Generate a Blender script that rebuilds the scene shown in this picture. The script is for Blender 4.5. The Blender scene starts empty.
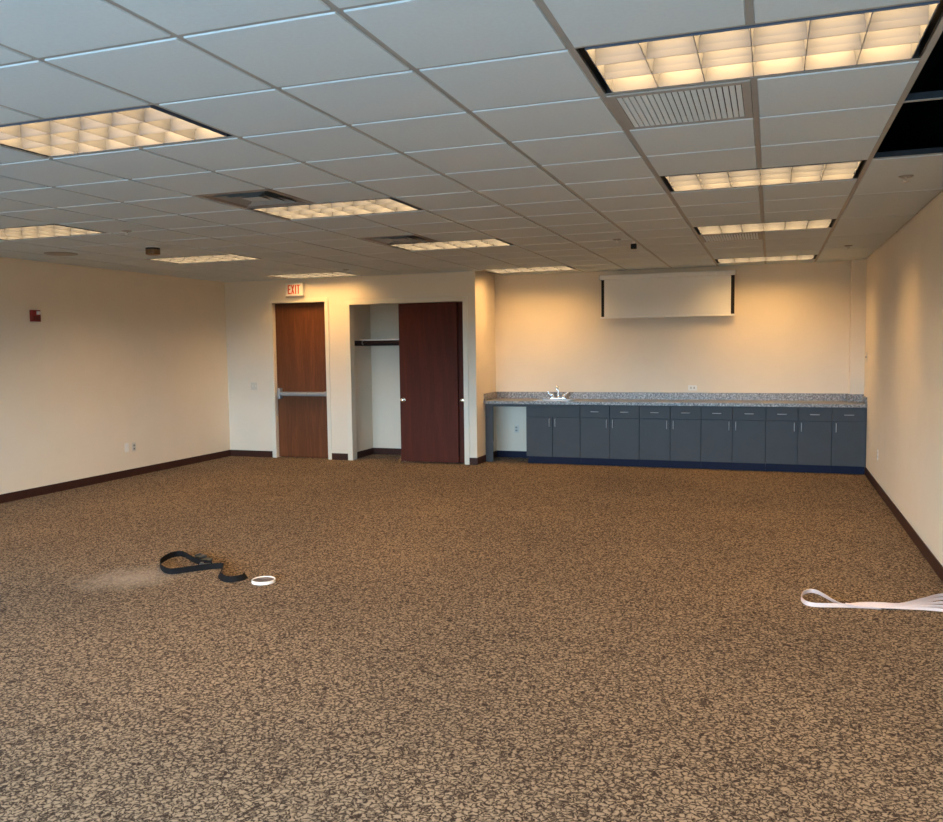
import bpy, bmesh, math, random
from mathutils import Vector, Matrix
random.seed(7)
PI = math.pi
sc = bpy.context.scene
C = sc.collection

# ------------------------------------------------------------------ dimensions (metres)
T = 0.61            # ceiling module
H = 2.706           # ceiling height
XL, XR = -6.679, 2.434
YC = 8.058          # closet wall face
YB = 8.95           # back wall of the kitchenette nook
XN = -2.575         # side wall of the nook
YF = -5.2           # window wall behind the viewpoint
TOP = 3.7           # roof deck underside above the lay-in ceiling

# ------------------------------------------------------------------ mesh builder
class MB:
    def __init__(self):
        self.bm = bmesh.new()
    def box(self, x0, x1, y0, y1, z0, z1, mi=0):
        v = [self.bm.verts.new(p) for p in ((x0,y0,z0),(x1,y0,z0),(x1,y1,z0),(x0,y1,z0),(x0,y0,z1),(x1,y0,z1),(x1,y1,z1),(x0,y1,z1))]
        for f in ((3,2,1,0),(4,5,6,7),(0,1,5,4),(1,2,6,5),(2,3,7,6),(3,0,4,7)):
            self.bm.faces.new([v[i] for i in f]).material_index = mi
        return v
    def frustum(self, a, za, b, zb, mi=0):   # a, b = (x0,x1,y0,y1) rectangles at heights za < zb
        v = [self.bm.verts.new(p) for p in ((a[0],a[2],za),(a[1],a[2],za),(a[1],a[3],za),(a[0],a[3],za),(b[0],b[2],zb),(b[1],b[2],zb),(b[1],b[3],zb),(b[0],b[3],zb))]
        for f in ((3,2,1,0),(4,5,6,7),(0,1,5,4),(1,2,6,5),(2,3,7,6),(3,0,4,7)):
            self.bm.faces.new([v[i] for i in f]).material_index = mi
    def rectring(self, a, za, b, zb, mi=0):   # sloping ring of four quads between two rectangles
        va = [self.bm.verts.new(p) for p in ((a[0],a[2],za),(a[1],a[2],za),(a[1],a[3],za),(a[0],a[3],za))]
        vb = [self.bm.verts.new(p) for p in ((b[0],b[2],zb),(b[1],b[2],zb),(b[1],b[3],zb),(b[0],b[3],zb))]
        for i in range(4):
            j = (i+1) % 4
            self.bm.faces.new((va[i], va[j], vb[j], vb[i])).material_index = mi
    def prism(self, pts, y0, y1):             # polygon in x,z pushed along y
        a = [self.bm.verts.new((x, y0, z)) for x, z in pts]
        b = [self.bm.verts.new((x, y1, z)) for x, z in pts]
        self.bm.faces.new(a); self.bm.faces.new(b[::-1])
        for i in range(len(pts)):
            j = (i+1) % len(pts)
            self.bm.faces.new((a[j], a[i], b[i], b[j]))
    def lathe(self, prof, seg=32, center=(0,0,0), axis='z', ring_closed=False):   # profile of (radius, height)
        rings = []
        for r, h in prof:
            ring = []
            for k in range(seg):
                t = 2*PI*k/seg
                p = (r*math.cos(t), r*math.sin(t), h)
                if axis == 'y': p = (p[0], h, p[1])
                if axis == 'x': p = (h, p[0], p[1])
                ring.append(self.bm.verts.new((p[0]+center[0], p[1]+center[1], p[2]+center[2])))
            rings.append(ring)
        for a, b in zip(rings, rings[1:]+rings[:1] if ring_closed else rings[1:]):
            for k in range(seg):
                j = (k+1) % seg
                self.bm.faces.new((a[k], a[j], b[j], b[k]))
        if not ring_closed:
            self.bm.faces.new(rings[0][::-1]); self.bm.faces.new(rings[-1])
    def tube(self, path, r, seg=12, closed=False):
        pts = [Vector(p) for p in path]; n = len(pts); rings = []
        rr = r if isinstance(r, (list, tuple)) else [r]*n
        up = Vector((0,0,1)); prev = None
        for i, p in enumerate(pts):
            if closed: d = pts[(i+1) % n]-pts[i-1]
            else: d = pts[min(i+1, n-1)]-pts[max(i-1, 0)]
            d.normalize()
            if prev is None:
                u = d.cross(up)
                if u.length < 1e-3: u = d.cross(Vector((1,0,0)))
            else:
                u = prev-d*prev.dot(d)
            u.normalize(); prev = u
            w = d.cross(u)
            rings.append([self.bm.verts.new(p+(u*math.cos(2*PI*k/seg)+w*math.sin(2*PI*k/seg))*rr[i]) for k in range(seg)])
        m = n if closed else n-1
        for i in range(m):
            a, b = rings[i], rings[(i+1) % n]
            for k in range(seg):
                j = (k+1) % seg
                self.bm.faces.new((a[k], a[j], b[j], b[k]))
        if not closed:
            self.bm.faces.new(rings[0][::-1]); self.bm.faces.new(rings[-1])
    def ribbon(self, path, tilts, width, th):   # webbing: path of its lower edge / side, tilt 0 = flat, 90 = on edge
        pts = [Vector(p) for p in path]; n = len(pts); rings = []
        for i, p in enumerate(pts):
            d = pts[min(i+1, n-1)]-pts[max(i-1, 0)]; d.z = 0; d.normalize()
            side = Vector((-d.y, d.x, 0)); t = math.radians(tilts[i])
            w = side*math.cos(t)+Vector((0,0,1))*math.sin(t)
            q = d.cross(w)
            wd = width[i] if isinstance(width, (list, tuple)) else width
            rings.append([self.bm.verts.new(p+w*(a*wd)+q*(b*th)) for a, b in ((0,-.5),(1,-.5),(1,.5),(0,.5))])
        for a, b in zip(rings, rings[1:]):
            for k in range(4):
                j = (k+1) % 4
                self.bm.faces.new((a[k], a[j], b[j], b[k]))
        self.bm.faces.new(rings[0][::-1]); self.bm.faces.new(rings[-1])
    def build(self, name, mats, parent=None, bevel=0, smooth=False, kind=None):
        bmesh.ops.recalc_face_normals(self.bm, faces=self.bm.faces[:])
        me = bpy.data.meshes.new(name); self.bm.to_mesh(me); self.bm.free()
        if not isinstance(mats, (list, tuple)): mats = [mats]
        for m in mats: me.materials.append(m)
        if smooth:
            for p in me.polygons: p.use_smooth = True
        o = bpy.data.objects.new(name, me); C.objects.link(o)
        if parent: o.parent = parent
        if bevel:
            b = o.modifiers.new('bevel', 'BEVEL'); b.width = bevel; b.segments = 2; b.limit_method = 'ANGLE'
        if smooth:
            e = o.modifiers.new('split', 'EDGE_SPLIT'); e.split_angle = math.radians(40)
        if kind: o['kind'] = kind
        return o

def bx(name, m, x0, x1, y0, y1, z0, z1, parent=None, bevel=0, kind=None):
    b = MB(); b.box(x0, x1, y0, y1, z0, z1)
    return b.build(name, m, parent, bevel, kind=kind)

def tag(o, label, cat, group=None):
    o['label'] = label; o['category'] = cat
    if group: o['group'] = group
    return o

def thing(name, label, cat, loc=(0,0,0), group=None):
    o = bpy.data.objects.new(name, None); o.empty_display_size = .1; C.objects.link(o)
    o.location = loc
    return tag(o, label, cat, group)

def dup(root, loc, label, rotz=None):
    r = root.copy(); C.objects.link(r); r.location = loc; r['label'] = label
    if rotz is not None: r.rotation_euler = (0, 0, rotz)
    for ch in list(root.children):
        c = ch.copy(); C.objects.link(c); c.parent = r
        for g in list(ch.children):
            d = g.copy(); C.objects.link(d); d.parent = c
    return r

def smooth_path(pts, n=8, closed=False):   # Catmull-Rom
    out = []; m = len(pts)
    seg = m if closed else m-1
    for i in range(seg):
        if closed: p = [Vector(pts[(i+k) % m]) for k in (-1,0,1,2)]
        else: p = [Vector(pts[max(0, min(m-1, i+k))]) for k in (-1,0,1,2)]
        for s in range(n):
            t = s/n
            out.append(0.5*((2*p[1])+(-p[0]+p[2])*t+(2*p[0]-5*p[1]+4*p[2]-p[3])*t*t+(-p[0]+3*p[1]-3*p[2]+p[3])*t**3))
    if not closed: out.append(Vector(pts[-1]))
    return out

def lerp_list(vals, n):
    out = []
    for a, b in zip(vals, vals[1:]):
        out += [a+(b-a)*s/n for s in range(n)]
    return out+[vals[-1]]

# ------------------------------------------------------------------ materials
def mat(name, col, rough=.6, metal=0, noise=0, nscale=20, bump=0, bscale=200, emit=None, estr=0, spec=.5):
    m = bpy.data.materials.new(name); m.use_nodes = True
    nt = m.node_tree; p = nt.nodes['Principled BSDF']
    p.inputs['Base Color'].default_value = (*col, 1); p.inputs['Roughness'].default_value = rough
    p.inputs['Metallic'].default_value = metal; p.inputs['Specular IOR Level'].default_value = spec
    tc = nt.nodes.new('ShaderNodeTexCoord')
    if noise:
        n = nt.nodes.new('ShaderNodeTexNoise'); n.inputs['Scale'].default_value = nscale; n.inputs['Detail'].default_value = 4
        nt.links.new(tc.outputs['Object'], n.inputs['Vector'])
        r = nt.nodes.new('ShaderNodeValToRGB')
        r.color_ramp.elements[0].position = .3; r.color_ramp.elements[1].position = .7
        r.color_ramp.elements[0].color = (*[c*(1-noise) for c in col], 1)
        r.color_ramp.elements[1].color = (*[min(1, c*(1+noise)) for c in col], 1)
        nt.links.new(n.outputs['Fac'], r.inputs['Fac']); nt.links.new(r.outputs['Color'], p.inputs['Base Color'])
    if bump:
        n2 = nt.nodes.new('ShaderNodeTexNoise'); n2.inputs['Scale'].default_value = bscale; n2.inputs['Detail'].default_value = 3
        nt.links.new(tc.outputs['Object'], n2.inputs['Vector'])
        b = nt.nodes.new('ShaderNodeBump'); b.inputs['Strength'].default_value = bump; b.inputs['Distance'].default_value = .002
        nt.links.new(n2.outputs['Fac'], b.inputs['Height']); nt.links.new(b.outputs['Normal'], p.inputs['Normal'])
    if emit:
        p.inputs['Emission Color'].default_value = (*emit, 1); p.inputs['Emission Strength'].default_value = estr
    return m

def wood(name, c1, c2, rough=.4, sx=14, ring=2.5):
    m = bpy.data.materials.new(name); m.use_nodes = True
    nt = m.node_tree; p = nt.nodes['Principled BSDF']; L = nt.links.new
    tc = nt.nodes.new('ShaderNodeTexCoord'); mp = nt.nodes.new('ShaderNodeMapping')
    mp.inputs['Scale'].default_value = (sx, sx, .7)
    L(tc.outputs['Object'], mp.inputs['Vector'])
    n = nt.nodes.new('ShaderNodeTexNoise'); n.inputs['Scale'].default_value = 1.0; n.inputs['Detail'].default_value = 5; n.inputs['Distortion'].default_value = 1.2
    L(mp.outputs['Vector'], n.inputs['Vector'])
    mul = nt.nodes.new('ShaderNodeMath'); mul.operation = 'MULTIPLY'; mul.inputs[1].default_value = ring*6
    L(n.outputs['Fac'], mul.inputs[0])
    sn = nt.nodes.new('ShaderNodeMath'); sn.operation = 'SINE'; L(mul.outputs[0], sn.inputs[0])
    mp2 = nt.nodes.new('ShaderNodeMapping'); mp2.inputs['Scale'].default_value = (180, 180, 5)
    L(tc.outputs['Object'], mp2.inputs['Vector'])
    n2 = nt.nodes.new('ShaderNodeTexNoise'); n2.inputs['Scale'].default_value = 1; n2.inputs['Detail'].default_value = 2
    L(mp2.outputs['Vector'], n2.inputs['Vector'])
    ad = nt.nodes.new('ShaderNodeMath'); ad.operation = 'MULTIPLY_ADD'; ad.inputs[1].default_value = .22; L(sn.outputs[0], ad.inputs[0]); L(n2.outputs['Fac'], ad.inputs[2])
    r = nt.nodes.new('ShaderNodeValToRGB'); r.color_ramp.elements[0].position = .25; r.color_ramp.elements[1].position = .75
    r.color_ramp.elements[0].color = (*c1, 1); r.color_ramp.elements[1].color = (*c2, 1)
    L(ad.outputs[0], r.inputs['Fac']); L(r.outputs['Color'], p.inputs['Base Color'])
    p.inputs['Roughness'].default_value = rough; p.inputs['Specular IOR Level'].default_value = .25
    return m

def carpet_mat():
    m = bpy.data.materials.new('carpet'); m.use_nodes = True
    nt = m.node_tree; p = nt.nodes['Principled BSDF']; L = nt.links.new; N = nt.nodes.new
    tc = N('ShaderNodeTexCoord')
    # wobble the coordinates so the figure becomes squiggly
    nz = N('ShaderNodeTexNoise'); nz.inputs['Scale'].default_value = 34; nz.inputs['Detail'].default_value = 2
    L(tc.outputs['Object'], nz.inputs['Vector'])
    sub = N('ShaderNodeVectorMath'); sub.operation = 'SUBTRACT'; sub.inputs[1].default_value = (.5, .5, .5); L(nz.outputs['Color'], sub.inputs[0])
    scl = N('ShaderNodeVectorMath'); scl.operation = 'SCALE'; scl.inputs['Scale'].default_value = .045; L(sub.outputs[0], scl.inputs[0])
    add = N('ShaderNodeVectorMath'); add.operation = 'ADD'; L(tc.outputs['Object'], add.inputs[0]); L(scl.outputs[0], add.inputs[1])
    flat = N('ShaderNodeVectorMath'); flat.operation = 'MULTIPLY'; flat.inputs[1].default_value = (1, 1, 0); L(add.outputs[0], flat.inputs[0])
    vo = N('ShaderNodeTexVoronoi'); vo.feature = 'DISTANCE_TO_EDGE'; vo.inputs['Scale'].default_value = 42; L(flat.outputs[0], vo.inputs['Vector'])
    cn = N('ShaderNodeTexNoise'); cn.inputs['Scale'].default_value = 62; cn.inputs['Detail'].default_value = 1.5; L(flat.outputs[0], cn.inputs['Vector'])
    c1 = N('ShaderNodeMath'); c1.operation = 'SUBTRACT'; c1.inputs[1].default_value = .5; L(cn.outputs['Fac'], c1.inputs[0])
    c2 = N('ShaderNodeMath'); c2.operation = 'ABSOLUTE'; L(c1.outputs[0], c2.inputs[0])
    c3 = N('ShaderNodeMath'); c3.operation = 'MULTIPLY'; c3.inputs[1].default_value = 1.5; L(c2.outputs[0], c3.inputs[0])
    c4 = N('ShaderNodeMath'); c4.operation = 'MULTIPLY_ADD'; c4.inputs[1].default_value = 1.25; L(vo.outputs['Distance'], c4.inputs[0]); L(c3.outputs[0], c4.inputs[2])
    n3 = N('ShaderNodeTexNoise'); n3.inputs['Scale'].default_value = 260; n3.inputs['Detail'].default_value = 2; L(tc.outputs['Object'], n3.inputs['Vector'])
    ma = N('ShaderNodeMath'); ma.operation = 'MULTIPLY_ADD'; ma.inputs[1].default_value = .30; L(n3.outputs['Fac'], ma.inputs[0]); L(c4.outputs[0], ma.inputs[2])
    r = N('ShaderNodeValToRGB'); e = r.color_ramp.elements
    e[0].position = .26; e[0].color = (*CARPET_DARK, 1); e[1].position = .58; e[1].color = (*CARPET_LIGHT, 1)
    k = e.new(.40); k.color = tuple(.55*a+.45*b for a, b in zip((*CARPET_DARK, 1), (*CARPET_LIGHT, 1)))
    L(ma.outputs[0], r.inputs['Fac'])
    # large soft wear and the tile courses of the carpet squares
    nb = N('ShaderNodeTexNoise'); nb.inputs['Scale'].default_value = .8; nb.inputs['Detail'].default_value = 3; L(tc.outputs['Object'], nb.inputs['Vector'])
    mr = N('ShaderNodeMapRange'); mr.inputs['From Min'].default_value = .3; mr.inputs['From Max'].default_value = .7; mr.inputs['To Min'].default_value = .88; mr.inputs['To Max'].default_value = 1.1
    L(nb.outputs['Fac'], mr.inputs['Value'])
    mx = N('ShaderNodeMix'); mx.data_type = 'RGBA'; mx.blend_type = 'MULTIPLY'; mx.inputs['Factor'].default_value = 1
    cmb = N('ShaderNodeCombineColor')
    for i in range(3): L(mr.outputs['Result'], cmb.inputs[i])
    L(r.outputs['Color'], mx.inputs['A']); L(cmb.outputs['Color'], mx.inputs['B'])
    # a scuff of pale dust beside the black strap
    mp = N('ShaderNodeMapping'); mp.vector_type = 'TEXTURE'; mp.inputs['Location'].default_value = (-3.08, 1.79, 0)
    mp.inputs['Rotation'].default_value = (0, 0, math.radians(21)); mp.inputs['Scale'].default_value = (.42, .36, 1)
    L(tc.outputs['Object'], mp.inputs['Vector'])
    ln = N('ShaderNodeVectorMath'); ln.operation = 'LENGTH'; L(mp.outputs['Vector'], ln.inputs[0])
    nd = N('ShaderNodeTexNoise'); nd.inputs['Scale'].default_value = 9; nd.inputs['Detail'].default_value = 5; L(tc.outputs['Object'], nd.inputs['Vector'])
    s1 = N('ShaderNodeMath'); s1.operation = 'MULTIPLY_ADD'; s1.inputs[1].default_value = 1.1; L(nd.outputs['Fac'], s1.inputs[0]); L(ln.outputs['Value'], s1.inputs[2])
    mr2 = N('ShaderNodeMapRange'); mr2.inputs['From Min'].default_value = .65; mr2.inputs['From Max'].default_value = 1.6; mr2.inputs['To Min'].default_value = .62; mr2.inputs['To Max'].default_value = 0
    L(s1.outputs[0], mr2.inputs['Value'])
    mx2 = N('ShaderNodeMix'); mx2.data_type = 'RGBA'; L(mr2.outputs['Result'], mx2.inputs['Factor']); L(mx.outputs['Result'], mx2.inputs['A']); mx2.inputs['B'].default_value = (.37, .33, .29, 1)
    L(mx2.outputs['Result'], p.inputs['Base Color'])
    bp = N('ShaderNodeBump'); bp.inputs['Strength'].default_value = .35; bp.inputs['Distance'].default_value = .004
    L(ma.outputs[0], bp.inputs['Height']); L(bp.outputs['Normal'], p.inputs['Normal'])
    p.inputs['Roughness'].default_value = .95; p.inputs['Specular IOR Level'].default_value = .03
    p.inputs['Sheen Weight'].default_value = .03; p.inputs['Sheen Roughness'].default_value = .5
    return m

def granite_mat():
    m = bpy.data.materials.new('granite_laminate'); m.use_nodes = True
    nt = m.node_tree; p = nt.nodes['Principled BSDF']; L = nt.links.new; N = nt.nodes.new
    tc = N('ShaderNodeTexCoord')
    v = N('ShaderNodeTexNoise'); v.inputs['Scale'].default_value = 44; v.inputs['Detail'].default_value = 6; v.inputs['Roughness'].default_value = .75; L(tc.outputs['Object'], v.inputs['Vector'])
    r = N('ShaderNodeValToRGB'); e = r.color_ramp.elements
    e[0].position = .38; e[0].color = (.07, .058, .05, 1); e[1].position = .62; e[1].color = (.46, .42, .38, 1)
    k = e.new(.5); k.color = (.22, .19, .165, 1)
    L(v.outputs['Fac'], r.inputs['Fac']); L(r.outputs['Color'], p.inputs['Base Color'])
    p.inputs['Roughness'].default_value = .3
    return m

def tile_mat():
    m = mat('ceiling_tile', (.62, .68, .72), .95, noise=.025, nscale=60, bump=.25, bscale=260, spec=.1)
    return m

CARPET_DARK = (.032, .019, .012)
CARPET_LIGHT = (.310, .232, .155)
LAMP = (1.0, .575, .205)
LAMP_STR = 25.0

M = {}
M['paint'] = mat('cream_wall_paint', (.815, .715, .58), .75, noise=.015, nscale=3, bump=.08, bscale=350, spec=.25)
M['frame'] = mat('cream_door_frame', (.80, .73, .60), .45, bump=.03)
M['carpet'] = carpet_mat()
M['tile'] = tile_mat()
M['grid'] = mat('ceiling_grid_steel', (.36, .34, .32), .5, noise=.03)
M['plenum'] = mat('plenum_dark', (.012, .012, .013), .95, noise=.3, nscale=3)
M['vinyl'] = mat('brown_vinyl_base', (.050, .019, .013), .5, noise=.1, spec=.2)
M['bluebase'] = mat('navy_vinyl_base', (.010, .013, .034), .6, noise=.08, spec=.15)
M['oak'] = wood('oak_veneer', (.125, .043, .017), (.20, .068, .026), .45, 9, 1.4)
M['mahogany'] = wood('mahogany_veneer', (.070, .012, .004), (.105, .017, .006), .6, 7, 1.2)
M['darkwood'] = wood('dark_cleat', (.018, .008, .006), (.04, .016, .012), .5)
M['slate'] = mat('slate_laminate', (.062, .064, .068), .5, noise=.05, nscale=5, spec=.22)
M['slate_in'] = mat('slate_laminate_carcass', (.03, .036, .045), .6, noise=.05)
M['granite'] = granite_mat()
M['steel'] = mat('brushed_steel', (.62, .61, .60), .3, 1, noise=.04, nscale=80)
M['chrome'] = mat('chrome', (.92, .92, .93), .22, 1, noise=.01)
M['brass'] = mat('satin_nickel', (.80, .72, .60), .22, 1, noise=.02)
M['alu'] = mat('silver_aluminium', (.36, .36, .37), .5, .4, noise=.03)
M['white'] = mat('white_plastic', (.86, .84, .80), .4, noise=.01)
M['ivory'] = mat('ivory_plastic', (.66, .62, .54), .4, noise=.01)
M['grey'] = mat('grey_plastic', (.30, .30, .28), .45, noise=.02)
M['black'] = mat('black_metal', (.008, .008, .008), .5, noise=.1)
M['blackgloss'] = mat('black_plastic', (.004, .004, .004), .4, noise=.1, spec=.2)
M['canvas'] = mat('screen_canvas', (.86, .85, .82), .85, noise=.008, nscale=2)
M['screenblack'] = mat('screen_mask', (.008, .006, .008), .8, noise=.1)
M['red'] = mat('alarm_red', (.22, .016, .013), .35, noise=.04)
M['lens'] = mat('clear_strobe_lens', (.80, .74, .72), .12, noise=.02)
M['exitred'] = mat('exit_letter_red', (.62, .07, .025), .5, noise=.03)
M['exitwhite'] = mat('exit_housing_white', (.84, .80, .72), .45, noise=.01)
M['amber'] = mat('bronze_detector', (.22, .115, .045), .4, .1, noise=.15, nscale=40)
M['louver'] = mat('louver_aluminium', (.094, .114, .165), .5, noise=.02)
M['lamp'] = mat('fluorescent_lamp', (.9, .9, .9), .5, emit=LAMP, estr=LAMP_STR, noise=.01)
M['grille'] = mat('grille_white_enamel', (.74, .81, .86), .45, noise=.02)
M['diffuser'] = mat('diffuser_grey_enamel', (.26, .23, .21), .35, .3, noise=.05)
M['diffin'] = mat('diffuser_inner_enamel', (.34, .36, .37), .3, .3, noise=.05)
M['webblack'] = mat('black_webbing', (.007, .007, .008), .8, spec=.15, noise=.25, nscale=120, bump=.3, bscale=500)
M['webwhite'] = mat('white_webbing', (.66, .55, .53), .6, noise=.06, nscale=90, bump=.2, bscale=500)
M['buckle'] = mat('grey_buckle_steel', (.10, .12, .14), .35, .8, noise=.1)
M['tape'] = mat('white_tape', (.85, .80, .74), .55, noise=.02)
M['web_dark'] = mat('dark_tee_web', (.03, .04, .055), .5, .4, noise=.2)  # darker, bluer webs for the tees along the missing-tile column
M['tapeside'] = mat('grey_tape_side', (.11, .10, .11), .6, noise=.1)

# ------------------------------------------------------------------ the room shell
S = 'structure'
b = MB(); b.box(XL-.15, XR+.15, YF-.15, YB+.15, -.12, 0); b.build('floor', M['carpet'], kind=S)
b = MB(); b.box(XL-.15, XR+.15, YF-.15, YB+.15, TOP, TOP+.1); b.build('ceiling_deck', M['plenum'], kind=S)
bx('wall_left', M['paint'], XL-.15, XL, YF-.15, YC+.2, 0, H+.03, kind=S)
bx('wall_right', M['paint'], XR, XR+.15, YF-.15, YB+.15, 0, H+.03, kind=S)
bx('wall_back', M['paint'], XN-.12, XR, YB, YB+.15, 0, H+.03, kind=S)
# dark plenum walls over the ceiling line
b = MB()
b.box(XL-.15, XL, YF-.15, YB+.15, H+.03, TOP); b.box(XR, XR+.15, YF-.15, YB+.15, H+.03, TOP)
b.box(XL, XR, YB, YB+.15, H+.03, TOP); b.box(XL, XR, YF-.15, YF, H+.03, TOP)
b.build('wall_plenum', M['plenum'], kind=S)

# closet wall with the exit doorway and the closet opening
DX0, DX1, DZ = -5.84, -4.932, 2.36
KX0, KX1, KZ = -4.532, -2.754, 2.302
WY = 8.19
b = MB()
b.box(XL, DX0, YC, WY, 0, H+.03); b.box(DX1, KX0, YC, WY, 0, H+.03); b.box(KX1, XN, YC, WY, 0, H+.03)
b.box(DX0, DX1, YC, WY, DZ, H+.03); b.box(KX0, KX1, YC, WY, KZ, H+.03)
b.build('wall_closet_front', M['paint'], kind=S)
bx('wall_nook_side', M['paint'], XN-.11, XN, WY, YB, 0, H+.03, kind=S)
CIX, CIY = -4.575, 8.83
bx('wall_closet_left', M['paint'], CIX-.1, CIX, WY, CIY+.1, 0, H+.03, kind=S)
bx('wall_closet_back', M['paint'], CIX, XN-.11, CIY, CIY+.1, 0, H+.03, kind=S)
bx('wall_corridor', M['plenum'], XL, CIX-.1, WY+.03, WY+.13, 0, H+.03, kind=S)
bx('wall_corner_chase', M['paint'], 2.262, XR, 8.79, YB, 0, H+.03, kind=S)

# window wall behind the viewpoint
wins = [(-6.3+i*1.46, -6.3+i*1.46+1.28) for i in range(6)]
WZ0, WZ1 = .55, 2.2
b = MB()
xs = [XL]+[v for w in wins for v in w]+[XR]
for i in range(0, len(xs), 2): b.box(xs[i], xs[i+1], YF-.15, YF, 0, H+.03)
for x0, x1 in wins:
    b.box(x0, x1, YF-.15, YF, 0, WZ0); b.box(x0, x1, YF-.15, YF, WZ1, H+.03)
b.build('wall_front', M['paint'], kind=S)
for i, (x0, x1) in enumerate(wins):
    b = MB()
    for a in ((x0, x0+.05, WZ0, WZ1), (x1-.05, x1, WZ0, WZ1), (x0+.05, x1-.05, WZ0, WZ0+.05), (x0+.05, x1-.05, WZ1-.05, WZ1)):
        b.box(a[0], a[1], YF-.11, YF-.05, a[2], a[3])
    b.build('window_%d' % (i+1), M['alu'], kind=S)

# baseboards
BH, BT = .098, .008
bx('baseboard_left', M['vinyl'], XL, XL+BT, YF, YC, 0, BH, kind=S)
bx('baseboard_right', M['vinyl'], XR-BT, XR, YF, 8.40, 0, BH, kind=S)
b = MB(); b.box(XL+BT, -5.91, YC-BT, YC, 0, BH); b.box(-4.88, -4.61, YC-BT, YC, 0, BH); b.box(-2.70, XN, YC-BT, YC, 0, BH)
b.build('baseboard_closet_front', M['vinyl'], kind=S)
b = MB(); b.box(XN, XN+BT, YC-BT, YB, 0, BH); b.build('baseboard_nook_side', M['vinyl'], kind=S)
b = MB(); b.box(XN+BT, -1.94, YB-BT, YB, 0, BH); b.build('baseboard_back', M['bluebase'], kind=S)
b = MB(); b.box(CIX, CIX+BT, WY, CIY, 0, BH); b.box(CIX+BT, XN-.11, CIY-BT, CIY, 0, BH)
b.build('baseboard_closet', M['vinyl'], kind=S)

# door frame and closet casing
def casing(name, x0, x1, z1, w, out=.012, depth=None, wt=None):
    b = MB(); wt = wt or w
    y1 = WY if depth is None else depth
    b.box(x0-w, x0+.006, YC-out, YC, 0, z1+wt); b.box(x1-.006, x1+w, YC-out, YC, 0, z1+wt); b.box(x0+.006, x1-.006, YC-out, YC, z1-.006, z1+wt)
    b.box(x0, x0+.006, YC, y1, 0, z1); b.box(x1-.006, x1, YC, y1, 0, z1); b.box(x0+.006, x1-.006, YC, y1, z1-.006, z1)
    return b.build(name, M['frame'], None, .003, kind=S)
casing('trim_1', DX0, DX1, DZ, .055)
casing('trim_2', KX0, KX1, KZ, .066, wt=.062)
# plaster return bead above and beside the closet casing
b = MB(); b.box(KX0-.085, KX1+.10, YC-.006, YC, KZ+.085, KZ+.10); b.build('trim_3', M['frame'], kind=S)

# ------------------------------------------------------------------ exit door
d = MB(); d.box(DX0+.008, DX1-.008, 8.125, 8.17, .012, DZ-.01)
door = d.build('door_1', M['oak'], None, .002, kind=S)
door['label'] = 'brown oak veneer exit door with a silver panic bar'
bar = MB(); bar.box(DX0+.10, DX1-.03, 8.055, 8.095, .962, 1.006)
pb = bar.build('panic_bar', M['alu'], door, .006); pb['label'] = 'silver aluminium panic bar'
q = MB(); q.box(DX0+.05, DX0+.10, 8.045, 8.125, .905, 1.07); q.box(DX0+.03, DX0+.05, 8.07, 8.125, .95, 1.02); q.box(DX0+.10, DX0+.125, 8.05, 8.125, .955, 1.012); q.build('latch_case', M['alu'], pb, .012)
q = MB(); q.box(DX0+.10, DX1-.03, 8.095, 8.125, .948, .956); q.box(DX0+.115, DX1-.03, 8.095, 8.125, .956, 1.01); q.build('bar_rail', M['grey'], pb, .002)
q = MB(); q.box(DX1-.05, DX1-.012, 8.05, 8.125, .95, 1.018); q.build('end_cap', M['alu'], pb, .004)
q = MB(); q.box(-5.29, -5.27, 8.052, 8.058, .955, 1.012); q.build('dogging_collar', M['grey'], pb)
for k in range(3):
    z = .22+k*.93
    q = MB(); q.lathe([(.008, z), (.008, z+.11)], 12, (DX1-.012, 8.118, 0)); q.build('hinge', M['alu'], door, smooth=True)

# closet doors
def knob(parent, x, y, z):
    b = MB(); b.lathe([(.030, 0), (.032, .006), (.011, .012), (.010, .034), (.024, .042), (.030, .054), (.026, .066), (.012, .070)], 20, (0, 0, 0), 'y')
    for v in b.bm.verts: v.co = Vector((x+v.co.x, y-v.co.y, z+v.co.z))
    return b.build('knob', M['brass'], parent, smooth=True)
d = bx('door_2', M['mahogany'], -3.757, -2.862, 8.085, 8.12, .014, KZ-.012, bevel=.002, kind=S); d['label'] = 'dark mahogany sliding closet door in front'
knob(d, -3.702, 8.085, .905)
d2 = bx('door_3', M['mahogany'], -3.69, KX1-.008, 8.137, 8.172, .014, KZ-.012, bevel=.002, kind=S); d2['label'] = 'dark mahogany sliding closet door behind'
knob(d2, -2.797, 8.137, .905)
q = MB(); q.box(-3.72, -3.68, 8.085, 8.17, 0, .010); q.build('trim_4', M['brass'], kind=S)      # floor guide of the sliding doors

# ------------------------------------------------------------------ ceiling
lights = [(1,0),(1,4),(1,8),(1,13),(-4,0),(-4,4),(-4,8),(-4,13),(-9,4),(-9,8),(-9,12)]
skip = set()
for i, r in lights: skip |= {(i, r), (i+1, r)}
grilles = [(1,1),(1,9)]; diffs = [(-4,3),(-4,7)]
for g in grilles+diffs: skip.add(g)
R0, R1 = -9, 15
b = MB()
def tile(x0, x1, y0, y1):
    x0 = max(x0, XL); x1 = min(x1, XR); y0 = max(y0, YF); y1 = min(y1, YB)
    if x1-x0 < .05 or y1-y0 < .03: return
    g = .014
    X0, X1, Y0, Y1 = x0+g, x1-g, y0+g, y1-g
    f = .006
    b.frustum((X0+f*.3, X1-f*.3, Y0+f*.3, Y1-f*.3), H-.005, (X0, X1, Y0, Y1), H+.004)
    b.box(x0+.003, x1-.003, y0+.003, y1-.003, H+.004, H+.016)
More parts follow.
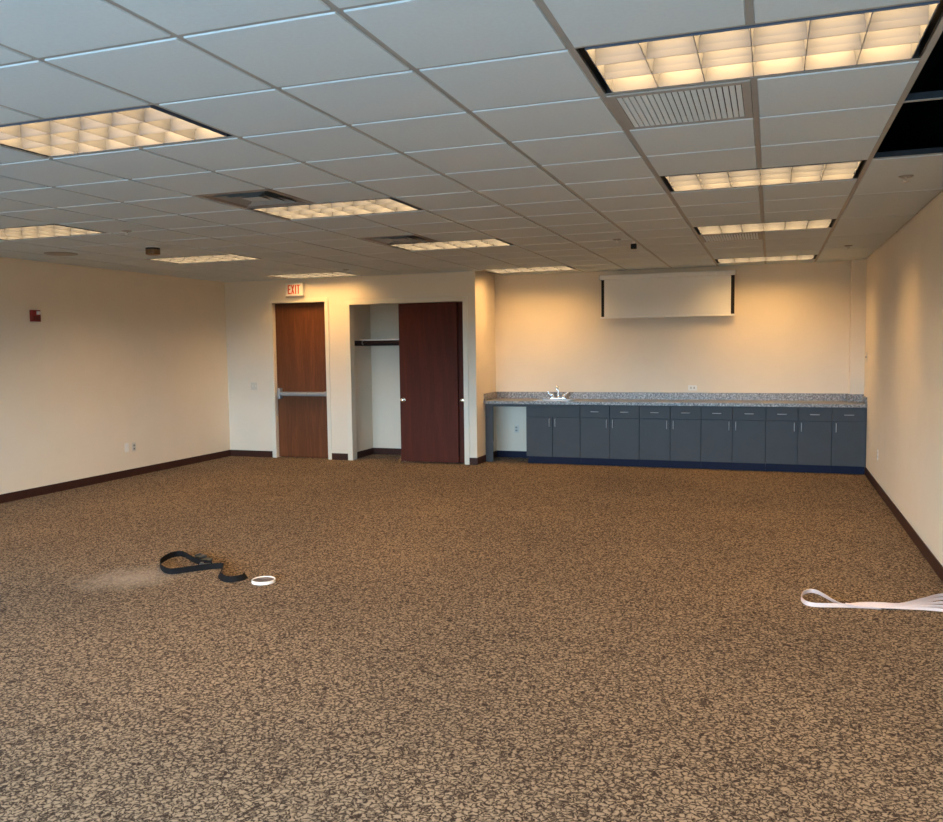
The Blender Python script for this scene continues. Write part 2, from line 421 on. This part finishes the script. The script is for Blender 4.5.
for i in range(-11, 3):
    for r in range(R0, R1):
        if (i, r) in skip: continue
        y1 = (r+1)*T
        if i*T < XN-.3 and r*T >= YC-.02: continue
        if i*T < XN-.1 and (r+1)*T > YC: y1 = YC
        tile(i*T, (i+1)*T, r*T, y1)
for r in range(-10, 16, 2):
    if r in (0, 2): continue          # the missing tiles beside the right wall
    tile(3*T, XR, r*T, (r+2)*T)
b.build('ceiling', M['tile'], kind=S)
# grid of tees: flange and web, broken where fittings span it
b = MB()
def teey(i, r):   # along y
    x = i*T; y0, y1 = max(r*T, YF), min((r+1)*T, YB)
    if x < XN-.1: y1 = min(y1, YC)
    if y1 <= y0: return
    b.box(x-.012, x+.012, y0, y1, H, H+.003); b.box(x-.002, x+.002, y0, y1, H+.003, H+.038, 1 if i == 3 else 0)
def teex(i, r, x0=None, x1=None):
    y = r*T
    x0 = max(i*T, XL) if x0 is None else x0; x1 = min((i+1)*T, XR) if x1 is None else x1
    b.box(x0, x1, y-.012, y+.012, H+.0002, H+.0032); b.box(x0, x1, y-.002, y+.002, H+.0032, H+.036, 1 if i == 3 else 0)
mid = {(i+1, r) for i, r in lights}
for i in range(-10, 4):
    for r in range(R0, R1):
        if (i, r) in mid: continue
        teey(i, r)
for i in range(-11, 3):
    for r in range(R0+1, R1):
        if i*T < XN-.1 and r*T > YC: continue
        teex(i, r)
for r in range(-8, 16, 2):
    teex(3, r, 3*T, XR)
b.build('ceiling_grid', [M['grid'], M['web_dark']], kind=S)

# troffers -----------------------------------------------------------
def make_light():
    t = thing('ceiling_light', 'x', 'ceiling light', (0, 0, H), 'recessed louvered troffers in the lay-in ceiling')
    L2, W2 = T, T/2          # half length (along x) and half width (along y)
    # housing: open black pan above the ceiling
    b = MB()
    x, y, z1, th = L2-.013, W2-.013, .125, .006
    b.box(-x, x, -y, y, z1, z1+th)
    b.box(-x, -x+th, -y, y, .002, z1); b.box(x-th, x, -y, y, .002, z1)
    b.box(-x+th, x-th, -y, -y+th, .002, z1); b.box(-x+th, x-th, y-th, y, .002, z1)
    b.build('housing', M['black'], t)
    # louver: rim and deep curved blades, 6 x 3 cells
    b = MB()
    ix, iy, hz = L2-.048, W2-.034, .075
    z0 = -.002
    b.box(-ix-.004, -ix, -iy-.004, iy+.004, z0, hz+.03); b.box(ix, ix+.004, -iy-.004, iy+.004, z0, hz+.03)
    b.box(-ix, ix, -iy-.004, -iy, z0, hz+.03); b.box(-ix, ix, iy, iy+.004, z0, hz+.03)
    def blade(c, along, lim):
        prof = [(0.0015, z0), (.003, z0+.025), (.0075, z0+.052), (.013, hz)]
        for (w0, a), (w1, c1) in zip(prof, prof[1:]):
            if along == 'y': b.frustum((c-w0, c+w0, -lim, lim), a, (c-w1, c+w1, -lim, lim), c1)
            else: b.frustum((-lim, lim, c-w0, c+w0), a, (-lim, lim, c-w1, c+w1), c1)
    for k in range(1, 6): blade(-ix+2*ix*k/6, 'y', iy)
    for k in range(1, 3): blade(-iy+2*iy*k/3, 'x', ix)
    b.build('louver', M['louver'], t)
    b = MB(); b.box(-ix, ix, -iy, iy, hz+.031, hz+.036)
    b.build('lamp_panel', M['lamp'], t)
    return t
row_lab = {
 (1,0): 'large louvered ceiling light nearest the missing tiles, slotted return grille touching its far edge',
 (1,4): 'louvered ceiling light by the right wall, level with the missing ceiling tiles and sprinkler',
 (1,8): 'louvered ceiling light by the right wall, small return grille touching its far edge',
 (1,13): 'narrow louvered ceiling light directly over the right half of the grey cabinets, beside the screen',
 (-4,0): 'large louvered ceiling light cut by the left edge of the photo, nearest on that side',
 (-4,4): 'louvered ceiling light with the larger square air diffuser touching its near edge',
 (-4,8): 'louvered ceiling light with the smaller distant square air diffuser touching its near edge',
 (-4,13): 'thin louvered ceiling light over the sink end of the kitchenette counter',
 (-9,4): 'louvered ceiling light close to the left wall, above the red fire alarm',
 (-9,8): 'louvered ceiling light just past the bronze smoke detector, near the left wall',
 (-9,12): 'thin louvered ceiling light right in front of the exit sign and exit door',
}
first = make_light()
for k, (i, r) in enumerate(lights):
    loc = ((i+1)*T, (r+.5)*T, H); lab = row_lab[(i, r)]
    if k == 0: first.location = loc; first['label'] = lab
    else: dup(first, loc, lab)

# return grilles -----------------------------------------------------
def make_grille():
    t = thing('return_air_grille', 'x', 'air vent', (0, 0, H), 'slotted return air grilles')
    h = T/2-.013; b = MB(); w = .035; z0, z1 = -.006, .012
    b.box(-h, -h+w, -h, h, z0, z1); b.box(h-w, h, -h, h, z0, z1); b.box(-h+w, h-w, -h, -h+w, z0, z1); b.box(-h+w, h-w, h-w, h, z0, z1)
    b.build('frame', M['grid'], t, .002)
    b = MB(); n = 20; s = 2*(h-w)/n
    for k in range(n):
        x = -h+w+s*(k+.5)
        v = [(x-s*.42, -.004), (x+s*.36, -.004), (x+s*.40, .000), (x+s*.1, .018), (x+s*.02, .018), (x-s*.42, -.001)]
        b.prism(v, -h+w, h-w)
    b.build('slats', M['grille'], t)
    b = MB(); b.box(-h+w, h-w, -h+w, h-w, .03, .034); b.build('backing', M['plenum'], t)
    return t
g = make_grille(); g.location = (1.5*T, 1.5*T, H); g['label'] = 'large bluish slotted return grille in the ceiling, beside the nearest right-hand light'
dup(g, (1.5*T, 9.5*T, H), 'small distant slotted return grille between the last two right-hand lights')

# square cone diffusers ----------------------------------------------
def make_diff():
    t = thing('air_diffuser', 'x', 'air vent', (0, 0, H), 'square four way air diffusers')
    h = T/2-.012
    b = MB(); sq = lambda a: (-a, a, -a, a)
    b.rectring(sq(h), -.002, sq(h-.03), -.006); b.rectring(sq(h-.03), -.006, sq(h-.10), .045); b.rectring(sq(h), -.002, sq(h), .06)
    b.build('frame', M['diffuser'], t)
    for a, z in ((h-.085, -.004), (h-.15, -.002)):
        b = MB(); b.rectring(sq(a), z, sq(a-.055), z+.042); b.rectring(sq(a), z, sq(a-.052), z+.045)
        b.build('cone', M['diffin'], t)
    b = MB(); b.frustum(sq(.075), .0, sq(.05), .02); b.build('center_plate', M['diffin'], t)
    b = MB(); b.box(-h+.02, h-.02, -h+.02, h-.02, .07, .074); b.build('backing', M['plenum'], t)
    return t
d = make_diff(); d.location = (-3.5*T, 3.5*T, H); d['label'] = 'larger dark square air diffuser with nested cones in the ceiling, left of the middle'
dup(d, (-3.5*T, 7.5*T, H), 'smaller distant dark square air diffuser beside the third middle light')

# sprinklers ---------------------------------------------------------
def make_sprinkler():
    t = thing('pendant_sprinkler', 'x', 'sprinkler', (0, 0, H), 'pendant fire sprinklers')
    b = MB(); b.lathe([(.044, -.0045), (.044, -.008), (.034, -.014), (.012, -.016)], 24); b.build('escutcheon', M['grey'], t, smooth=True)
    b = MB(); b.lathe([(.010, -.015), (.010, -.022), (.006, -.025)], 16)
    b.tube([(.008, 0, -.020), (.012, 0, -.030), (.004, 0, -.040)], .003, 8); b.tube([(-.008, 0, -.020), (-.012, 0, -.030), (-.004, 0, -.040)], .003, 8)
    b.build('head', M['steel'], t, smooth=True)
    b = MB(); b.lathe([(.019, -.040), (.019, -.043)], 20); b.build('deflector', M['steel'], t)
    return t
sp = make_sprinkler(); sp.location = (2.10, 3.05, H-0.0); sp['label'] = 'pendant sprinkler in the tile just past the missing ceiling tiles'
for x, y, l in ((2.08, 7.06, 'pendant sprinkler near the far right corner, past the last small grille'),
                (-.155, 5.42, 'pendant sprinkler next to the small black ceiling box'),
                (-4.018, 2.97, 'pendant sprinkler left of the larger square air diffuser'),
                (-4.03, 7.03, 'tiny distant pendant sprinkler above the exit door light')):
    dup(sp, (x, y, H), l)

# ceiling speaker, detector, sensor ----------------------------------
t = thing('ceiling_speaker', 'round flush ceiling speaker near the left wall', 'speaker', (-5.83, 4.03, H))
b = MB(); b.lathe([(.165, -.008), (.165, -.013), (.15, -.016), (.145, -.012)], 40, ring_closed=True); b.build('rim', M['grey'], t, smooth=True)
b = MB(); b.lathe([(.144, -.012), (.144, -.0145), (.10, -.016), (.002, -.0165)], 40); b.build('speaker_grille', M['diffuser'], t, smooth=True)
t = thing('smoke_detector', 'bronze smoke detector with a dark cap under the ceiling, near the left wall', 'smoke detector', (-4.58, 3.965, H))
b = MB(); b.lathe([(.066, -.006), (.066, -.016), (.056, -.022)], 32); b.build('base', M['white'], t, smooth=True)
b = MB(); b.lathe([(.069, -.020), (.071, -.036), (.064, -.038)], 32); b.build('cap', M['black'], t, smooth=True)
b = MB(); b.lathe([(.060, -.036), (.060, -.082), (.052, -.092), (.03, -.094)], 32); 
for k in range(10):
    a = 2*PI*k/10; cx, cy = .061*math.cos(a), .061*math.sin(a)
    b.box(cx-.006, cx+.006, cy-.006, cy+.006, -.086, -.038)
b.build('body', M['amber'], t)
t = thing('ceiling_sensor', 'small black box hanging under a ceiling tee in the middle', 'sensor', (-.031, 5.69, H))
b = MB(); b.box(-.012, .012, -.012, .012, -.028, -.0005); b.build('bracket', M['white'], t)
b = MB(); b.box(-.027, .027, -.027, .027, -.080, -.028); b.build('body', M['blackgloss'], t, .004)
b = MB(); b.lathe([(.016, 0), (.016, .006), (.010, .007)], 16, (0, 0, 0), 'y')
for v in b.bm.verts: v.co = Vector((v.co.x, -.027-v.co.y, -.054+v.co.z))
b.build('lens', M['blackgloss'], t, smooth=True)

# ------------------------------------------------------------------ fittings on the walls
t = thing('exit_sign', 'white EXIT sign with red letters above the brown door', 'exit sign', (-5.42, YC, 2.548))
b = MB(); b.box(-.150, .150, -.055, -.001, -.098, .098); b.build('housing', M['exitwhite'], t, .008)
b = MB()
lw, lh = .050, .135
def stroke(x0, z0, x1, z1, w):
    dx, dz = x1-x0, z1-z0; l = math.hypot(dx, dz); nx, nz = -dz/l*w/2, dx/l*w/2
    b.prism([(x0+nx, z0+nz), (x0-nx, z0-nz), (x1-nx, z1-nz), (x1+nx, z1+nz)], -.0585, -.0552)
w = .017; z0, z1 = -.0675, .0675
x = -.103
stroke(x+w/2, z0, x+w/2, z1, w)
for zz in (z0+w/2, 0, z1-w/2): stroke(x+w, zz, x+lw-(.008 if zz == 0 else 0), zz, w)
x = -.046
stroke(x+w/2, z0, x+lw+.004-w/2, z1, w); stroke(x+lw+.004-w/2, z0, x+w/2, z1, w)
x = .022; stroke(x+w/2, z0, x+w/2, z1, w)
x = .050
stroke(x, z1-w/2, x+.054, z1-w/2, w); stroke(x+.027, z0, x+.027, z1-w, w)
b.build('lettering', M['exitred'], t)
b = MB(); b.box(-.06, .06, -.045, -.004, -.104, -.0985); b.build('test_panel', M['exitwhite'], t)

t = thing('mounted_fire_alarm', 'red fire alarm horn strobe mounted high on the left wall', 'fire alarm', (XL, 4.43, 2.073))
b = MB(); b.box(.001, .045, -.060, .060, -.066, .066); b.build('body', M['red'], t, .006)
b = MB(); b.box(.045, .072, -.004, .046, .012, .052); b.build('strobe_lens', M['lens'], t, .006)
b = MB()
for k in range(5): b.box(.045, .048, -.045+.005*0, .045, -.050+k*.010, -.045+k*.010)
b.build('horn_slots', M['black'], t)

def make_outlet(name, label, loc, rotz, plate, face, horizontal=False, switch=False, blank=False, cat='outlet', group=None, gang=1):
    # built facing -y with the plate's back at y = 0
    t = thing(name, label, cat, loc, group); t.rotation_euler = (0, PI/2 if horizontal else 0, rotz)
    b = MB(); b.box(-.036-.023*(gang-1), .036+.023*(gang-1), -.007, -.001, -.058, .058); b.build('plate', plate, t, .003)
    if switch:
        for k in range(gang):
            x = (k-(gang-1)/2)*.046
            b = MB(); b.box(x-.006, x+.006, -.018, -.007, -.013, .013); b.build('toggle', face, t, .002)
    elif blank:
        b = MB(); b.box(-.010, .010, -.011, -.007, -.010, .010); b.build('jack', face, t, .002)
    else:
        for s in (-1, 1):
            b = MB(); b.box(-.017, .017, -.009, -.007, s*.022-.014, s*.022+.014); o = b.build('socket', face, t, .003)
            b = MB(); b.box(-.008, -.005, -.0095, -.0089, s*.022-.004, s*.022+.007); b.box(.005, .008, -.0095, -.0089, s*.022-.004, s*.022+.007)
            b.build('slot', M['black'], o)
    return t
make_outlet('wall_outlet', 'white data plate low on the left wall, farther from the corner of the two plates', (XL, 5.81, .393), PI/2, M['white'], M['white'], blank=True, cat='wall plate')
make_outlet('wall_outlet', 'outlet low on the left wall, nearer the far corner of the two plates', (XL, 5.945, .384), PI/2, M['ivory'], M['grey'])
make_outlet('wall_outlet', 'horizontal white outlet on the back wall just above the counter', (.286, YB, 1.052), 0, M['white'], M['ivory'], horizontal=True)
make_outlet('wall_outlet', 'outlet on the wall inside the knee space under the counter', (-2.258, YB, .43), 0, M['ivory'], M['grey'])
make_outlet('wall_outlet', 'white outlet low on the right wall near the cabinets', (XR, 7.18, .405), -PI/2, M['white'], M['ivory'])
o = make_outlet('light_switch', 'double light switch plate on the wall left of the exit door', (-6.20, YC, 1.10), 0, M['ivory'], M['ivory'], switch=True, gang=2, cat='light switch')
o = make_outlet('light_switch', 'small switch on the right wall above the counter end', (XR, 8.53, 1.466), -PI/2, M['ivory'], M['grey'], switch=True, cat='light switch')

# projection screen --------------------------------------------------
SY = 8.86
t = thing('hanging_projection_screen', 'white pull down projection screen partly lowered on the back wall', 'projection screen', (0, 0, 0))
sx0, sx1 = -.985, .842
b = MB(); b.box(sx0, sx1, SY-.045, SY+.065, 2.572, 2.638); b.build('casing', M['white'], t, .012)
for x0, x1 in ((sx0-.008, sx0), (sx1, sx1+.008)):
    b = MB(); b.box(x0, x1, SY-.048, SY+.068, 2.568, 2.642); b.build('end_cap', M['ivory'], t, .003)
for x in (sx0+.10, sx1-.10):
    b = MB(); b.box(x-.02, x+.02, SY+.065, YB-.0005, 2.58, 2.635); b.build('bracket', M['white'], t)
b = MB(); b.box(-.926, .786, SY-.001, SY+.001, 2.052, 2.572); b.build('canvas', M['canvas'], t)
for x0, x1 in ((-.966, -.9262), (.7862, .832)):
    b = MB(); b.box(x0, x1, SY-.001, SY+.001, 2.056, 2.572); b.build('black_border', M['screenblack'], t)
b = MB(); b.box(sx0, sx1, SY-.010, SY+.010, 2.030, 2.052); b.build('bottom_bar', M['white'], t, .004)
b = MB(); b.box(-.10, -.03, SY-.006, SY+.004, 2.020, 2.030); b.build('pull_tab', M['ivory'], t, .002)

# ------------------------------------------------------------------ closet inside
t = thing('closet_shelf', 'white closet shelf on dark wood cleats with a hanging rod', 'shelf', (0, 0, 0))
b = MB(); b.box(CIX+.001, XN-.112, 8.48, CIY-.001, 1.773, 1.792); b.build('board', M['white'], t)
b = MB(); b.box(CIX+.001, CIX+.02, WY+.001, CIY-.001, 1.695, 1.772); b.build('side_cleat', M['darkwood'], t)
b = MB(); b.box(CIX+.021, XN-.112, CIY-.02, CIY-.001, 1.695, 1.772); b.build('back_cleat', M['darkwood'], t)
b = MB(); b.box(CIX+.001, XN-.112, 8.545, 8.560, 1.700, 1.7725); 
q = b.build('stiffener', M['darkwood'], t)
b = MB(); b.tube([(CIX+.022, 8.50, 1.742), (XN-.114, 8.50, 1.742)], .015, 14); r = b.build('hanging_rod', M['darkwood'], t, smooth=True)
b = MB(); b.lathe([(.028, 0), (.028, .006), (.018, .010)], 18, (CIX+.0205, 8.50, 1.742), 'x'); b.build('rod_socket', M['steel'], r, smooth=True)

# ------------------------------------------------------------------ kitchenette
CF, DF, CB = 8.36, 8.383, 8.405      # counter front edge, door face, carcass front
CT, CBOT = .885, .842
t = thing('countertop', 'long speckled granite pattern countertop with a raised backsplash', 'countertop', (0, 0, 0))
hx0, hx1, hy0, hy1 = -1.83, -1.33, 8.44, 8.80
b = MB()
b.box(XN+.001, hx0, CF, YB-.001, CBOT, CT); b.box(hx1, XR-.001, CF, 8.789, CBOT, CT); b.box(hx1, 2.261, 8.789, YB-.001, CBOT, CT)
b.box(hx0, hx1, CF, hy0, CBOT, CT); b.box(hx0, hx1, hy1, YB-.001, CBOT, CT)
b.build('slab', M['granite'], t)
b = MB(); b.box(XN+.021, 2.24, YB-.021, YB-.001, CT, CT+.10); b.build('backsplash', M['granite'], t, .002)
b = MB(); b.box(XN+.001, XN+.02, CF+.01, YB-.001, CT, CT+.10); b.build('side_splash', M['granite'], t, .002)
b = MB(); b.box(2.241, 2.261, 8.77, YB-.001, CT, CT+.10); b.box(2.261, XR-.001, 8.769, 8.789, CT, CT+.10); b.build('corner_splash', M['granite'], t, .002)
b = MB(); b.box(XR-.02, XR-.001, CF+.03, 8.768, CT, CT+.085); b.build('side_splash', M['granite'], t, .002)

t = thing('kitchen_sink', 'stainless drop in sink set in the counter below the faucet', 'sink', (0, 0, 0))
b = MB()
b.box(hx0-.015, hx0+.02, hy0-.015, hy1+.015, CT+.0005, CT+.006); b.box(hx1-.02, hx1+.015, hy0-.015, hy1+.015, CT+.0005, CT+.006)
b.box(hx0+.02, hx1-.02, hy0-.015, hy0+.02, CT+.0005, CT+.006); b.box(hx0+.02, hx1-.02, hy1-.06, hy1+.015, CT+.0005, CT+.006)
b.build('rim', M['steel'], t, .002)
b = MB(); a = (hx0+.02, hx1-.02, hy0+.02, hy1-.06); c = (hx0+.05, hx1-.05, hy0+.05, hy1-.09)
b.rectring(a, CT+.0005, c, .73); b.frustum((c[0], c[1], c[2], c[3]), .727, (c[0], c[1], c[2], c[3]), .73)
b.build('bowl', M['steel'], t)

FX, FY = -1.577, 8.775
t = thing('faucet', 'chrome gooseneck faucet with two wing levers on the counter', 'faucet', (FX, FY, CT+.006))
b = MB(); b.box(-.110, .110, -.026, .026, .0005, .024); b.build('deck_plate', M['chrome'], t, .006)
b = MB(); b.lathe([(.022, .016), (.020, .03), (.013, .045)], 18)
pth = [(0, 0, .03), (0, 0, .12), (0, -.004, .165), (0, -.035, .195), (0, -.075, .19), (0, -.095, .165), (0, -.098, .14)]
b.tube(smooth_path(pth, 5), .011, 12); b.build('spout', M['chrome'], t, smooth=True)
for s in (-1, 1):
    b = MB(); b.lathe([(.025, .022), (.023, .042), (.018, .062)], 16, (s*.078, 0, 0))
    b.tube([(s*.078, 0, .054), (s*.11, -.004, .068), (s*.150, -.008, .100)], [.018, .015, .014], 12)
    b.build('lever', M['chrome'], t, smooth=True)

cab_edges = [(-1.95, -1.174, -1.566, 'sink'), (-1.174, -.362, -.762, 'dd'), (-.362, .446, .047, 'dd'), (.446, 1.252, .842, 'dd'), (1.252, 2.036, 1.637, 'dd'), (2.036, 2.425, None, 'single')]
cab_lab = ['slate grey sink cabinet with one wide blank panel above two doors, under the faucet',
           'slate grey base cabinet directly right of the sink cabinet, two doors and two drawers',
           'slate grey base cabinet, second two-drawer unit to the right of the sink cabinet',
           'slate grey base cabinet, third two-drawer unit to the right of the sink cabinet',
           'slate grey two-drawer base cabinet next to the single-door end unit',
           'narrow slate grey single-door end cabinet against the right wall']
def pull(parent, x, z, vertical):
    b = MB()
    L_ = .052; y0 = DF-.0005
    if vertical: pth = [(x, y0, z-L_), (x, y0-.024, z-L_), (x, y0-.028, z-L_+.008), (x, y0-.028, z+L_-.008), (x, y0-.024, z+L_), (x, y0, z+L_)]
    else: pth = [(x-L_, y0, z), (x-L_, y0-.024, z), (x-L_+.008, y0-.028, z), (x+L_-.008, y0-.028, z), (x+L_, y0-.024, z), (x+L_, y0, z)]
    b.tube(pth, .0055, 8); return b.build('handle', M['alu'], parent, smooth=True)
gp = .0035
for (x0, x1, xm, kind), lab in zip(cab_edges, cab_lab):
    t = thing('base_cabinet', lab, 'cabinet', (0, 0, 0), 'slate base cabinets under the counter')
    b = MB(); yb_ = YB-.01 if x1 < 2.2 else 8.78; a, c = x0+.0005, x1-.0005
    b.box(a, a+.018, CB, yb_, .10, CBOT-.0005); b.box(c-.018, c, CB, yb_, .10, CBOT-.0005); b.box(a+.018, c-.018, CB, yb_, .10, .118); b.box(a+.018, c-.018, yb_-.01, yb_, .118, CBOT-.0005)
    b.box(a+.018, c-.018, CB, CB+.02, .118, .14); b.box(a+.018, c-.018, CB, CB+.02, .645, .685); b.box(a+.018, c-.018, CB, CB+.02, .80, CBOT-.0005)
    if xm is not None: b.box(xm-.02, xm+.02, CB, CB+.02, .14, .645)
    b.build('carcass', M['slate_in'], t)
    b = MB(); b.box(x0+.0005 if kind != 'sink' else x0+.012, x1-.0005, CB+.025, CB+.055, 0.0005, .0995); b.build('toe_kick', M['bluebase'], t)
    ZS = .664
    cols = [(x0, xm), (xm, x1)] if xm is not None else [(x0, x1)]
    for k, (a, c) in enumerate(cols):
        d = bx('door', M['slate'], a+gp, c-gp, DF, CB-.0005, .105, ZS-.004, t, .0015)
        hx = (c-.042 if k == 0 else a+.042) if xm is not None else a+.048
        pull(d, hx, .585, True)
        if kind != 'sink':
            d = bx('drawer', M['slate'], a+gp, c-gp, DF, CB-.0005, ZS+.003, CBOT-.012, t, .0015)
            pull(d, (a+c)/2, .748, False)
    if kind == 'sink':
        bx('false_front', M['slate'], x0+gp, x1-gp, DF, CB-.0005, ZS+.003, CBOT-.012, t, .0015)
bx_ = MB(); bx_.box(2.4255, XR-.001, DF+.004, 8.44, .0995, CBOT-.0005)
tag(bx_.build('filler_strip', M['slate_in']), 'thin dark filler strip between the end cabinet and the right wall', 'filler strip')
b = MB(); b.box(XN+.009, -2.458, 8.42, 8.44, .0005, CBOT-.0005); b.box(-2.458, -1.9505, 8.44, 8.458, .80, CBOT-.0005); b.box(-2.49, -2.458, 8.44, 8.458, .30, CBOT-.0005)
tag(b.build('support_panel', M['slate']), 'slate grey support panel under the counter at the wall left of the knee space', 'panel')

# ------------------------------------------------------------------ things on the carpet
t = thing('ratchet_strap', 'black webbing strap with a grey buckle looped on the carpet', 'strap', (0, 0, 0))
bot = [(-2.655, 2.185), (-2.720, 2.215), (-2.807, 2.241), (-2.938, 2.31), (-3.075, 2.405), (-3.15, 2.425), (-3.18, 2.35), (-3.12, 2.17), (-2.985, 2.02), (-2.86, 1.955), (-2.77, 2.03), (-2.68, 2.135), (-2.585, 2.195), (-2.535, 2.12), (-2.47, 2.00), (-2.385, 1.92), (-2.31, 1.895), (-2.262, 1.925), (-2.235, 1.985), (-2.245, 2.04)]
tl = [80, 85, 88, 90, 90, 90, 90, 90, 90, 90, 88, 84, 76, 66, 60, 58, 58, 62, 60, 55]
n = 6
p = smooth_path([(x, y, .004) for x, y in bot], n)
tl = lerp_list(tl, n)
# the strap lifts where it passes over itself
for i, q in enumerate(p):
    if i < 2*n: q.z = .004+.018*(1-i/(2*n))
b = MB(); b.ribbon(p, tl, .044, .0035); b.build('webbing', M['webblack'], t, smooth=False)
bk = MB(); bk.box(-.115, .085, -.026, .026, .0, .018)
bk.box(-.10, -.02, -.030, .030, .018, .036); bk.tube([(-.085, -.034, .03), (-.085, .034, .03)], .008, 10); bk.tube([(.06, -.03, .016), (.06, .03, .016)], .006, 10)
bk.box(-.115, -.105, -.026, .026, .018, .045)
o = bk.build('buckle', M['buckle'], t, .003); o.location = (-2.86, 2.365, .004); o.rotation_euler = (math.radians(8), math.radians(-4), math.radians(-28)); o['label'] = 'grey steel cam buckle'
bk = MB(); bk.box(-.05, .05, -.022, .022, 0, .012); bk.box(-.045, -.02, -.018, .018, .012, .022); o = bk.build('keeper', M['buckle'], t, .003); o.location = (-2.70, 2.17, .030); o.rotation_euler = (0, 0, math.radians(32))

t = thing('tape_roll', 'white roll of tape lying flat at the end of the black strap', 'tape', (-2.075, 1.985, 0))
b = MB(); b.lathe([(.071, .001), (.082, .001), (.084, .003), (.084, .021), (.082, .023), (.078, .023), (.0755, .021), (.074, .018)], 40, ring_closed=True)
b.build('tape', M['tape'], t, smooth=True)
b = MB(); b.lathe([(.0735, .002), (.0735, .0175), (.034, .0175), (.032, .014), (.002, .014)], 40); b.build('core', M['tapeside'], t, smooth=True)

t = thing('webbing_strap', 'pinkish white strap bundle with a loop at one end, by the right wall', 'strap', (0, 0, 0))
loop = [(1.96, 2.595), (1.86, 2.585), (1.755, 2.575), (1.705, 2.62), (1.66, 2.71), (1.612, 2.80), (1.565, 2.82), (1.522, 2.76), (1.503, 2.64), (1.520, 2.545), (1.565, 2.505), (1.64, 2.515), (1.75, 2.545), (1.86, 2.565), (1.96, 2.575)]
p = smooth_path([(x, y, .003) for x, y in loop], 6); N_ = len(p)
b = MB(); b.ribbon(p, lerp_list([30, 35, 45, 62, 75, 80, 84, 86, 86, 84, 78, 66, 45, 35, 30], 6), .026, .004); b.build('loop', M['webwhite'], t)
ends = [(2.41, 2.97), (2.40, 2.88), (2.395, 2.78), (2.39, 2.69), (2.38, 2.60)]
for k, (ex, ey) in enumerate(ends):
    s = k/4
    pts = [(1.76, 2.575-.008*k, .005+.004*k), (1.86, 2.582-.006*k, .010+.003*(4-k)), (1.96, 2.600-.008*k, .012+.003*(4-k)), (2.08, 2.655-.018*k, .012), (2.22, 2.80-.05*k, .012), (ex-.07, ey-.03+.008*k, .010), (ex, ey, .010)]
    p = smooth_path(pts, 6)
    b = MB(); b.ribbon(p, lerp_list([20, 24, 32, 48, 66, 74, 74], 6), lerp_list([.020, .020, .019, .018, .018, .019, .019], 6), .004)
    b.build('strand', M['webwhite'], t)

# ------------------------------------------------------------------ light: sky through the window wall
w = bpy.data.worlds.new('sky'); sc.world = w; w.use_nodes = True
nt = w.node_tree; bg = nt.nodes['Background']; L = nt.links.new
tc = nt.nodes.new('ShaderNodeTexCoord'); sep = nt.nodes.new('ShaderNodeSeparateXYZ'); L(tc.outputs['Generated'], sep.inputs[0])
rp = nt.nodes.new('ShaderNodeValToRGB'); e = rp.color_ramp.elements
mr = nt.nodes.new('ShaderNodeMapRange'); mr.inputs['From Min'].default_value = -1; mr.inputs['From Max'].default_value = 1; L(sep.outputs['Z'], mr.inputs['Value'])
L(mr.outputs['Result'], rp.inputs['Fac'])
e[0].position = .0; e[0].color = (.22, .37, .50, 1); e[1].position = 1; e[1].color = (.34, .62, 1.0, 1)
for pos, col in ((.36, (.22, .37, .50)), (.42, (.05, .06, .06)), (.492, (.05, .06, .06)), (.508, (.42, .74, 1.04)), (.545, (.50, .78, 1.04)), (.60, (.88, 1.0, 1.1))):   # added bluish ground light for ceiling, added dark band dimming upper walls, sky
    k = e.new(pos); k.color = (*col, 1)
L(rp.outputs['Color'], bg.inputs['Color']); bg.inputs['Strength'].default_value = 30.0
for i, (x0, x1) in enumerate(wins):
    ld = bpy.data.lights.new('window_daylight', 'AREA'); ld.shape = 'RECTANGLE'; ld.size = x1-x0; ld.size_y = WZ1-WZ0
    ld.cycles.is_portal = True
    o = bpy.data.objects.new('window_daylight', ld); C.objects.link(o)
    o.location = ((x0+x1)/2, YF-.14, (WZ0+WZ1)/2); o.rotation_euler = (PI/2, 0, 0)   # faces +y, into the room

# ------------------------------------------------------------------ camera
cam = bpy.data.cameras.new('camera'); co = bpy.data.objects.new('camera', cam); C.objects.link(co)
cam.sensor_fit = 'HORIZONTAL'; cam.sensor_width = 36; cam.lens = 841.62/943*36
cam.clip_start = .05
RM = ((.94247, -.334044, -.012801), (.334044, .939618, .074386), (-.012821, -.074383, .997147))
right = Vector([r[0] for r in RM]); fwd = Vector([r[1] for r in RM]); up = Vector([r[2] for r in RM])
m = Matrix((right, up, -fwd)).transposed().to_4x4(); m.translation = Vector((1.298, -3.0491, H-1.0676))
co.matrix_world = m
sc.camera = co
vs = sc.view_settings
sc.display_settings.display_device = 'sRGB'
vs.view_transform = 'Standard'; vs.look = 'None'; vs.gamma = 1; vs.exposure = 0.22; vs.use_curve_mapping = False
cy = sc.cycles
cy.use_denoising = True
cy.max_bounces = 10; cy.diffuse_bounces = 6; cy.glossy_bounces = 4
cy.sample_clamp_indirect = 6
cy.caustics_reflective = False; cy.caustics_refractive = False
